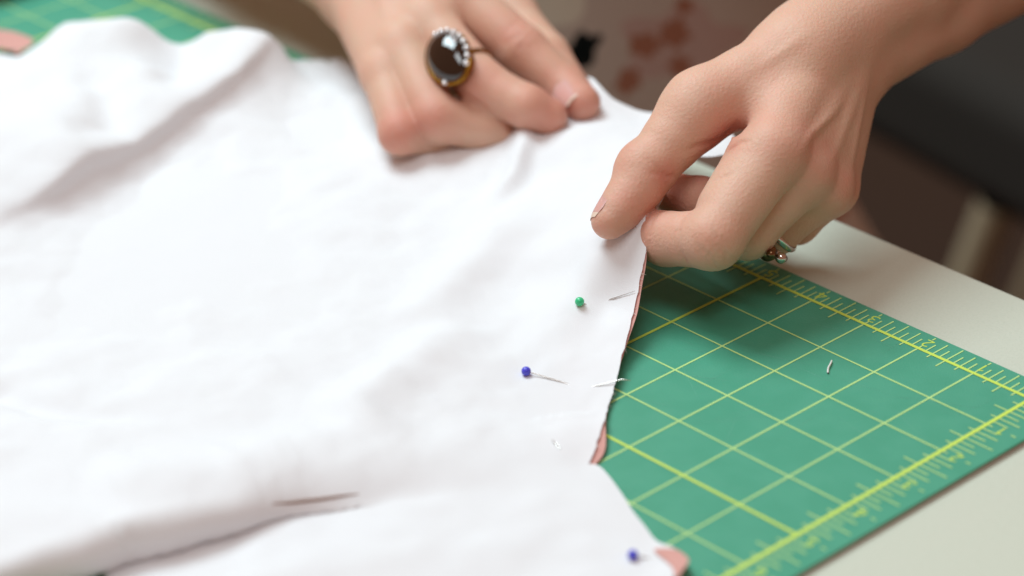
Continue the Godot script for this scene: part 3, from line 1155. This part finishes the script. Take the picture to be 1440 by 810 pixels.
func right_hand(arrays: Array) -> void:   # the person's right hand, holding the cloth down
	var sk := Flesh.new()
	sk.setup(Vector3(-500, -6, -85), Vector3(-232, 112, 62), 1.3)
	var it := Vector3(-249.9, 25.0, -25.8)
	var id := Vector3(-264.0, 25.6, -30.5)
	var ip := Vector3(-286.2, 36.6, -27.3)
	var im := Vector3(-321.5, 51.1, -25.1)
	var mm := Vector3(-321.0, 44.8, -6.1)
	var mp := Vector3(-278.8, 32.2, 2.7)
	var md := Vector3(-258.0, 28.2, -1.9)
	var mt := Vector3(-252.1, 23.5, -8.8)
	var rm := Vector3(-321.1, 38.1, 8.8)
	var rp := Vector3(-283.7, 22.5, 24.6)
	var rd := Vector3(-274.2, 16.8, 9.9)
	var rt := Vector3(-269.0, 14.3, 3.6)
	var pm := Vector3(-320.0, 30.0, 20.4)
	var pp := Vector3(-291.4, 17.5, 37.5)
	var pd := Vector3(-288.4, 12.3, 22.5)
	var pt := Vector3(-284.1, 13.0, 15.1)
	var w := Vector3(-379.2, 42.0, -28.9)
	var lat := Vector3(0, -0.42, 0.9)
	var dist := (im - w).normalized()
	var dor := lat.cross(dist).normalized()
	if dor.y < 0:
		dor = -dor
	var wr := w - lat * 12.0
	var wu := w + lat * 12.0
	var tc := Vector3(-362.0, 36.0, -52.0)
	var tm := Vector3(-318.0, 36.0, -50.0)
	var ti := Vector3(-287.0, 29.0, -42.0)
	var tt := Vector3(-264.0, 20.0, -37.0)
	var el := Vector3(-610.0, 82.0, -38.0)
	var fa := (el - w).normalized()
	var f1 := w + fa * 60.0
	var palm := sk.group([
		[wr, 16.0, im, 11.5], [w + dor * 2.0, 16.0, mm, 11.0], [w, 15.5, rm, 10.5], [wu, 15.0, pm, 10.0],
		[wr, 16.0, tc, 15.0], [tc, 15.0, tm, 12.0], [tc, 14.0, im.lerp(w, 0.4) - dor * 6.0, 12.0], [wu - dor * 6.0, 13.0, pm.lerp(w, 0.3) - dor * 6.0, 11.0],
		[wr, 16.0, wu, 15.0],
		[wr - fa * 4.0, 16.5, f1 - lat * 12.0, 19.0], [wu - fa * 4.0, 15.5, f1 + lat * 10.0, 19.0],
		[f1 - lat * 12.0, 19.0, w + fa * 160.0 - lat * 12.0, 28.0], [f1 + lat * 10.0, 19.0, w + fa * 160.0 + lat * 12.0, 28.0]], 7.0)
	var fi := sk.group(finger([im, ip, id, it], [11.2, 10.4, 9.0, 8.0]), 3.0)
	var fm := sk.group(finger([mm, mp, md, mt], [10.8, 10.2, 8.8, 7.9]), 3.0)
	var fr := sk.group(finger([rm, rp, rd, rt], [10.6, 9.8, 8.8, 7.8]), 3.0)
	var fp := sk.group(finger([pm, pp, pd, pt], [9.4, 8.6, 7.6, 7.0]), 3.0)
	var ft := sk.group(finger([tm, ti, tt], [11.5, 10.2, 8.2]), 3.0)
	sk.join(palm, [fi, fm, fr, fp, ft], [4.5, 4.5, 4.5, 4.5, 5.0])
	sk.crease([w.lerp(im, 0.3) + dor * 15.0, w.lerp(im, 0.9) + dor * 12.5], 2.6, -0.9)
	sk.crease([w.lerp(mm, 0.3) + dor * 15.0, w.lerp(mm, 0.9) + dor * 12.0], 2.6, -0.9)
	sk.crease([w.lerp(rm, 0.3) + dor * 15.0, w.lerp(rm, 0.9) + dor * 11.5], 2.6, -0.8)
	sk.crease([mm.lerp(mp, 0.75).lerp(rm.lerp(rp, 0.75), 0.5) + dor * 7.0, mp.lerp(rp, 0.5) + dor * 6.0, md.lerp(rd, 0.5) + dor * 5.0], 1.8, 1.8)
	sk.crease([im.lerp(ip, 0.5).lerp(mm.lerp(mp, 0.5), 0.5) + dor * 7.0, ip.lerp(mp, 0.5) + dor * 5.0, id.lerp(md, 0.5) + dor * 4.0], 1.8, 1.6)
	sk.spots = [[im + dor * 10.0, 12.0, 0.3], [ip + Vector3(2, 8, 4), 12.0, 0.7], [mp + Vector3(2, 6, 5), 12.0, 0.6], [rp + Vector3(2, 5, 6), 12.0, 0.7], [pp + Vector3(2, 3, 6), 11.0, 0.75],
		[it, 13.0, 0.7], [mt, 14.0, 0.6], [md, 12.0, 0.4], [id, 10.0, 0.3], [tt, 16.0, 0.5], [w, 45.0, 0.12]]
	knuckle_folds(sk, ip, (ip - im).normalized(), (id - ip).normalized(), 10.6, 0.4)
	knuckle_folds(sk, mp, (mp - mm).normalized(), (md - mp).normalized(), 10.4, 0.4)
	sk.build(arrays)


func arms(arrays: Array) -> void:   # upper forearms, elbows and upper arms, outside the picture
	var sk := Flesh.new()
	sk.setup(Vector3(-680, -10, -480), Vector3(-90, 420, 40), 9.0)
	var lw := Vector3(-143.2, 71.5, -53.8)
	var le := Vector3(-152, 102, -286)
	var ls := Vector3(-320, 370, -400)
	var rw := Vector3(-379.2, 42, -28.9)
	var re := Vector3(-610, 82, -38)
	var rs := Vector3(-620, 370, -230)
	var g := sk.group([[lw.lerp(le, 0.60), 25.0, le, 38.0], [le, 37.0, ls, 46.0], [rw.lerp(re, 0.42), 22.0, re, 38.0], [re, 37.0, rs, 46.0], [ls, 46.0, rs, 46.0]], 14.0)
	sk.join(g, [], [])
	sk.build(arrays)


func build_dress(person: Node3D) -> void:
	var lat := Vector3(0.86, 0, -0.5).normalized()
	var fwd := Vector3(0.5, 0, 0.86).normalized()
	# printed cloth: taupe with rust flowers, dark leaves and cream patches, laid out flat across the front
	var sz := 1024
	var im := Image.create(sz, sz, false, Image.FORMAT_RGB8)
	im.fill(col(0.52, 0.44, 0.375))
	var rng := RandomNumberGenerator.new()
	rng.seed = 21
	var at := func(s: float, y: float) -> Vector2: return Vector2((s + 0.274) / 0.5, (0.30 - y) / 0.6) * sz
	var marks := []   # centre (m), radius (m), squash, turn, colour
	var rust := col(0.36, 0.16, 0.10)
	var pink := col(0.50, 0.36, 0.31)
	var dark := col(0.006, 0.009, 0.009)
	var cream := col(0.66, 0.62, 0.50)
	var clusters := [Vector2(0.036, -0.050), Vector2(-0.10, 0.04), Vector2(0.08, 0.08), Vector2(-0.06, -0.17), Vector2(0.09, -0.19), Vector2(-0.14, -0.10), Vector2(0.0, 0.17), Vector2(0.15, 0.0)]
	for c in clusters:
		marks.append([c, 0.026, 0.75, rng.randf() * 3.0, pink])
		for k in 9:
			marks.append([c + Vector2(rng.randf_range(-0.024, 0.020), rng.randf_range(-0.030, 0.026)), rng.randf_range(0.0045, 0.008), 0.8, rng.randf() * 3.0, rust])
	for c in [Vector2(-0.017, -0.041), Vector2(0.10, -0.09), Vector2(-0.10, -0.04), Vector2(0.05, 0.13), Vector2(-0.03, -0.22)]:
		marks.append([c + Vector2(-0.007, 0.016), 0.025, 0.55, 0.9, cream])
		marks.append([c + Vector2(0.006, -0.012), 0.013, 0.55, 0.9, dark])
		marks.append([c + Vector2(-0.012, -0.008), 0.006, 0.6, 1.2, col(0.24, 0.085, 0.05)])
	for m in marks:
		var p: Vector2 = at.call(m[0].x, m[0].y)
		var r: float = m[1] / 0.5 * sz
		var ry: float = m[1] / 0.6 * sz
		for y in range(maxi(0, int(p.y - ry * 1.3)), mini(sz, int(p.y + ry * 1.3))):
			for x in range(maxi(0, int(p.x - r * 1.3)), mini(sz, int(p.x + r * 1.3))):
				var d := Vector2((x - p.x) / r, (y - p.y) / ry).rotated(m[3])
				d.y /= m[2]
				var wob2 := 1.0 + 0.18 * sin(d.angle() * 5.0)
				if d.length() < wob2:
					im.set_pixel(x, y, m[4])
	var dm := std(Color.WHITE, 0.9)
	dm.albedo_texture = ImageTexture.create_from_image(im)
	dm.metallic_specular = 0.2
	# [height above the table, half width, half depth]
	var rows := [[-0.46, 0.25, 0.20], [-0.30, 0.205, 0.165], [-0.16, 0.128, 0.125], [-0.08, 0.116, 0.112], [0.0, 0.114, 0.106], [0.12, 0.145, 0.110], [0.26, 0.17, 0.115], [0.36, 0.175, 0.10], [0.42, 0.12, 0.075], [0.44, 0.06, 0.05]]
	var st := SurfaceTool.new()
	st.begin(Mesh.PRIMITIVE_TRIANGLES)
	var n := 64
	var grid := []
	for j in (rows.size() - 1) * 4 + 1:
		var a := mini(j / 4, rows.size() - 2)
		var f := (j - a * 4) / 4.0
		var r0 = rows[maxi(a - 1, 0)]
		var r1 = rows[a]
		var r2 = rows[a + 1]
		var r3 = rows[mini(a + 2, rows.size() - 1)]
		var y := lerpf(r1[0], r2[0], f)
		var hw := cubic_interpolate(r1[1], r2[1], r0[1], r3[1], f)
		var hd := cubic_interpolate(r1[2], r2[2], r0[2], r3[2], f)
		for i in n + 1:
			var t := TAU * i / n
			var drape := 1.0 + (0.035 * sin(t * 9.0 + 1.0) + 0.02 * sin(t * 17.0)) * smoothstep(0.05, -0.4, y)
			var s := cos(t) * hw * drape
			grid.append([lat * s + fwd * sin(t) * hd * drape + Vector3(0, y + 0.75, 0), Vector2((s + 0.25) / 0.5, (0.30 - y) / 0.6)])
	for j in (rows.size() - 1) * 4:
		for i in n:
			var a := j * (n + 1) + i
			for k in [a, a + n + 1, a + n + 2, a, a + n + 2, a + 1]:
				st.set_smooth_group(0)
				st.set_uv(grid[k][1])
				st.add_vertex(grid[k][0])
	st.index()
	st.generate_normals()
	var dress := part("dress", st.commit(), dm, person)
	var sl := std(col(0.52, 0.44, 0.375), 0.9)
	for s in [[V(-320, 370, -400), V(-205, 190, -322)], [V(-620, 370, -230), V(-613, 176, -102)]]:
		part("sleeve", tube_mesh([s[0] - person.position, s[0].lerp(s[1], 0.5) - person.position, s[1] - person.position], [0.060, 0.058, 0.056], 24), sl, dress)


# ---------- rings ----------
func ball(st: SurfaceTool, at: Vector3, r: float, seg := 12) -> void:
	var s := SphereMesh.new()
	s.radius = r
	s.height = r * 2
	s.radial_segments = seg
	s.rings = seg / 2
	st.append_from(s, 0, Transform3D(Basis(), at))


func balls(list: Array) -> ArrayMesh:
	var st := SurfaceTool.new()
	st.begin(Mesh.PRIMITIVE_TRIANGLES)
	for b in list:
		ball(st, b[0], b[1])
	return st.commit()


func ring_band(r: float, thick: float, wide: float) -> ArrayMesh:   # round the z axis
	var st := SurfaceTool.new()
	st.begin(Mesh.PRIMITIVE_TRIANGLES)
	var n := 48
	var m := 10
	for i in n:
		for j in m:
			for q in [[0, 0], [1, 1], [1, 0], [0, 0], [0, 1], [1, 1]]:
				var a: float = TAU * (i + q[0]) / n
				var b: float = TAU * (j + q[1]) / m
				var d := Vector3(cos(a), sin(a), 0)
				st.set_normal((d * cos(b) / thick + Vector3(0, 0, 1) * sin(b) / wide).normalized())
				st.add_vertex(d * (r + cos(b) * thick) + Vector3(0, 0, sin(b) * wide))
	return st.commit()


func dome(a: float, b: float, h: float, n := 40, m := 12) -> ArrayMesh:   # an oval cabochon rising along y
	var st := SurfaceTool.new()
	st.begin(Mesh.PRIMITIVE_TRIANGLES)
	for i in n:
		for j in m:
			for q in [[0, 0], [1, 1], [0, 1], [0, 0], [1, 0], [1, 1]]:
				var t: float = TAU * (i + q[0]) / n
				var e: float = PI / 2 * (j + q[1]) / m
				var p := Vector3(cos(t) * cos(e), sin(e), sin(t) * cos(e))
				st.set_normal(Vector3(p.x / a, p.y / h, p.z / b).normalized())
				st.add_vertex(Vector3(p.x * a, p.y * h, p.z * b))
	return st.commit()


func oval_tube(a: float, b: float, r: float, y: float) -> ArrayMesh:
	var pts := []
	var rr := []
	for i in 49:
		var t := TAU * i / 48
		pts.append(Vector3(cos(t) * a, y, sin(t) * b))
		rr.append(r)
	return tube_mesh(pts, rr, 10)


func build_rings() -> void:
	# big oval ring on the middle finger of the hand at the left
	var mm := V(-321.0, 44.8, -6.1)
	var mp := V(-279.1, 31.2, 3.2)
	var ax := (mp - mm).normalized()
	var at := mm.lerp(mp, 0.76)
	var face := Vector3(0.46, 0.40, 0.72)
	face = (face - ax * face.dot(ax)).normalized()
	var side := ax.cross(face)
	var t := thing("oval_ring", "large gold ring with a dark oval stone on the hand pressing the cloth", "ring", at)
	t.basis = Basis(side, face, ax.normalized()).orthonormalized()
	part("band", ring_band(0.0112, 0.0007, 0.0015), M.gold, t)
	var head := Node3D.new()
	head.name = "setting"
	t.add_child(head)
	head.position = Vector3(0, 0.0112, 0)
	head.rotation.y = 0.15
	head.scale = Vector3.ONE * 1.06
	var bz := part("bezel", tube_mesh([Vector3(0, -0.001, 0), Vector3(0, 0.0048, 0)], [0.0080, 0.0090], 32), M.gold, head)
	bz.scale = Vector3(1, 1, 1.32)
	part("rim", oval_tube(0.0090, 0.0120, 0.0011, 0.0044), M.gold, head)
	part("stone", dome(0.0088, 0.0118, 0.0050), M.stone, head, Vector3(0, 0.0046, 0))
	var g := []
	for k in 9:
		var a := TAU * (0.36 + 0.048 * k)
		g.append([Vector3(cos(a) * 0.0090, 0.0062, sin(a) * 0.0114), 0.00125])
	for k in 2:
		g.append([Vector3(-0.0066, 0.0080, -0.0045 + k * 0.0026), 0.0009])
	g.append([Vector3(0.0055, 0.0062, 0.0098), 0.0011])
	for b in g:
		part("gem", balls([[Vector3.ZERO, b[1]]]), M.gem, head, b[0])
	# small cluster ring under the other hand
	var rm := V(-112.6, 38.7, -16.2)
	var rp := V(-123.4, 21.7, -2.1)
	var mid := rm.lerp(rp, 1.0)
	var q := V(-113.2, 21.2, 13.6)
	var c := thing("cluster_ring", "small bronze and silver cluster ring under the pinching hand, just above the mat", "ring", q)
	var rax := (rp - rm).normalized()
	var band := part("band", ring_band(0.0106, 0.0007, 0.0013), M.silver, c, mid - q)
	var out := (q - mid)
	out = (out - rax * out.dot(rax)).normalized()
	band.basis = Basis(out, rax.cross(out), rax).orthonormalized()
	var rng := RandomNumberGenerator.new()
	rng.seed = 3
	for k in 8:
		var a := TAU * k / 8
		var p := Vector3(cos(a), sin(a) * 0.6 + rng.randf_range(-0.2, 0.2), sin(a) * 0.8) * 0.0064
		part("bead", balls([[Vector3.ZERO, rng.randf_range(0.0016, 0.0025)]]), M.bronze if k % 2 else M.silver, c, p)
	part("cluster", balls([[Vector3.ZERO, 0.0036], [Vector3(0.001, 0.003, 0.003), 0.0021], [Vector3(-0.003, 0.001, 0.002), 0.0020]]), M.bronze, c)


# ---------- things behind ----------
func build_background() -> void:
	var ch := thing("chair", "dark upholstered chair with a pale leg standing behind the table", "chair", Vector3(-0.62, -0.75, -0.98))
	var fab := std(col(0.024, 0.022, 0.018), 0.9)
	var wood := std(col(0.42, 0.36, 0.24), 0.6)
	ch.rotation.y = -0.2
	part("seat", round_box(Vector3(0.62, 0.10, 0.46), 0.03, 5), fab, ch, Vector3(0.14, 0.42, 0.0))
	part("backrest", round_box(Vector3(0.62, 0.46, 0.09), 0.035, 5), fab, ch, Vector3(0.14, 0.68, -0.24))
	for k in [[-0.12, 0.18], [0.13, 0.22], [-0.12, -0.18], [0.40, -0.18]]:
		part("leg", tube_mesh([Vector3(k[0], 0.38, k[1]), Vector3(k[0] - 0.08, 0.0, k[1] + 0.06)], [0.014, 0.010], 14), wood, ch)
	var pz := thing("pouch", "small black pouch on the far left corner of the green mat", "pouch", V(-575, 0, 30))
	part("pouch_body", round_box(Vector3(0.08, 0.022, 0.06), 0.009, 5), std(col(0.01, 0.011, 0.01), 0.8), pz, Vector3(-0.02, 0.011, 0))
	part("zip", round_box(Vector3(0.07, 0.002, 0.003), 0.0009, 2), M.steel_leg, pz, Vector3(-0.02, 0.0222, 0))
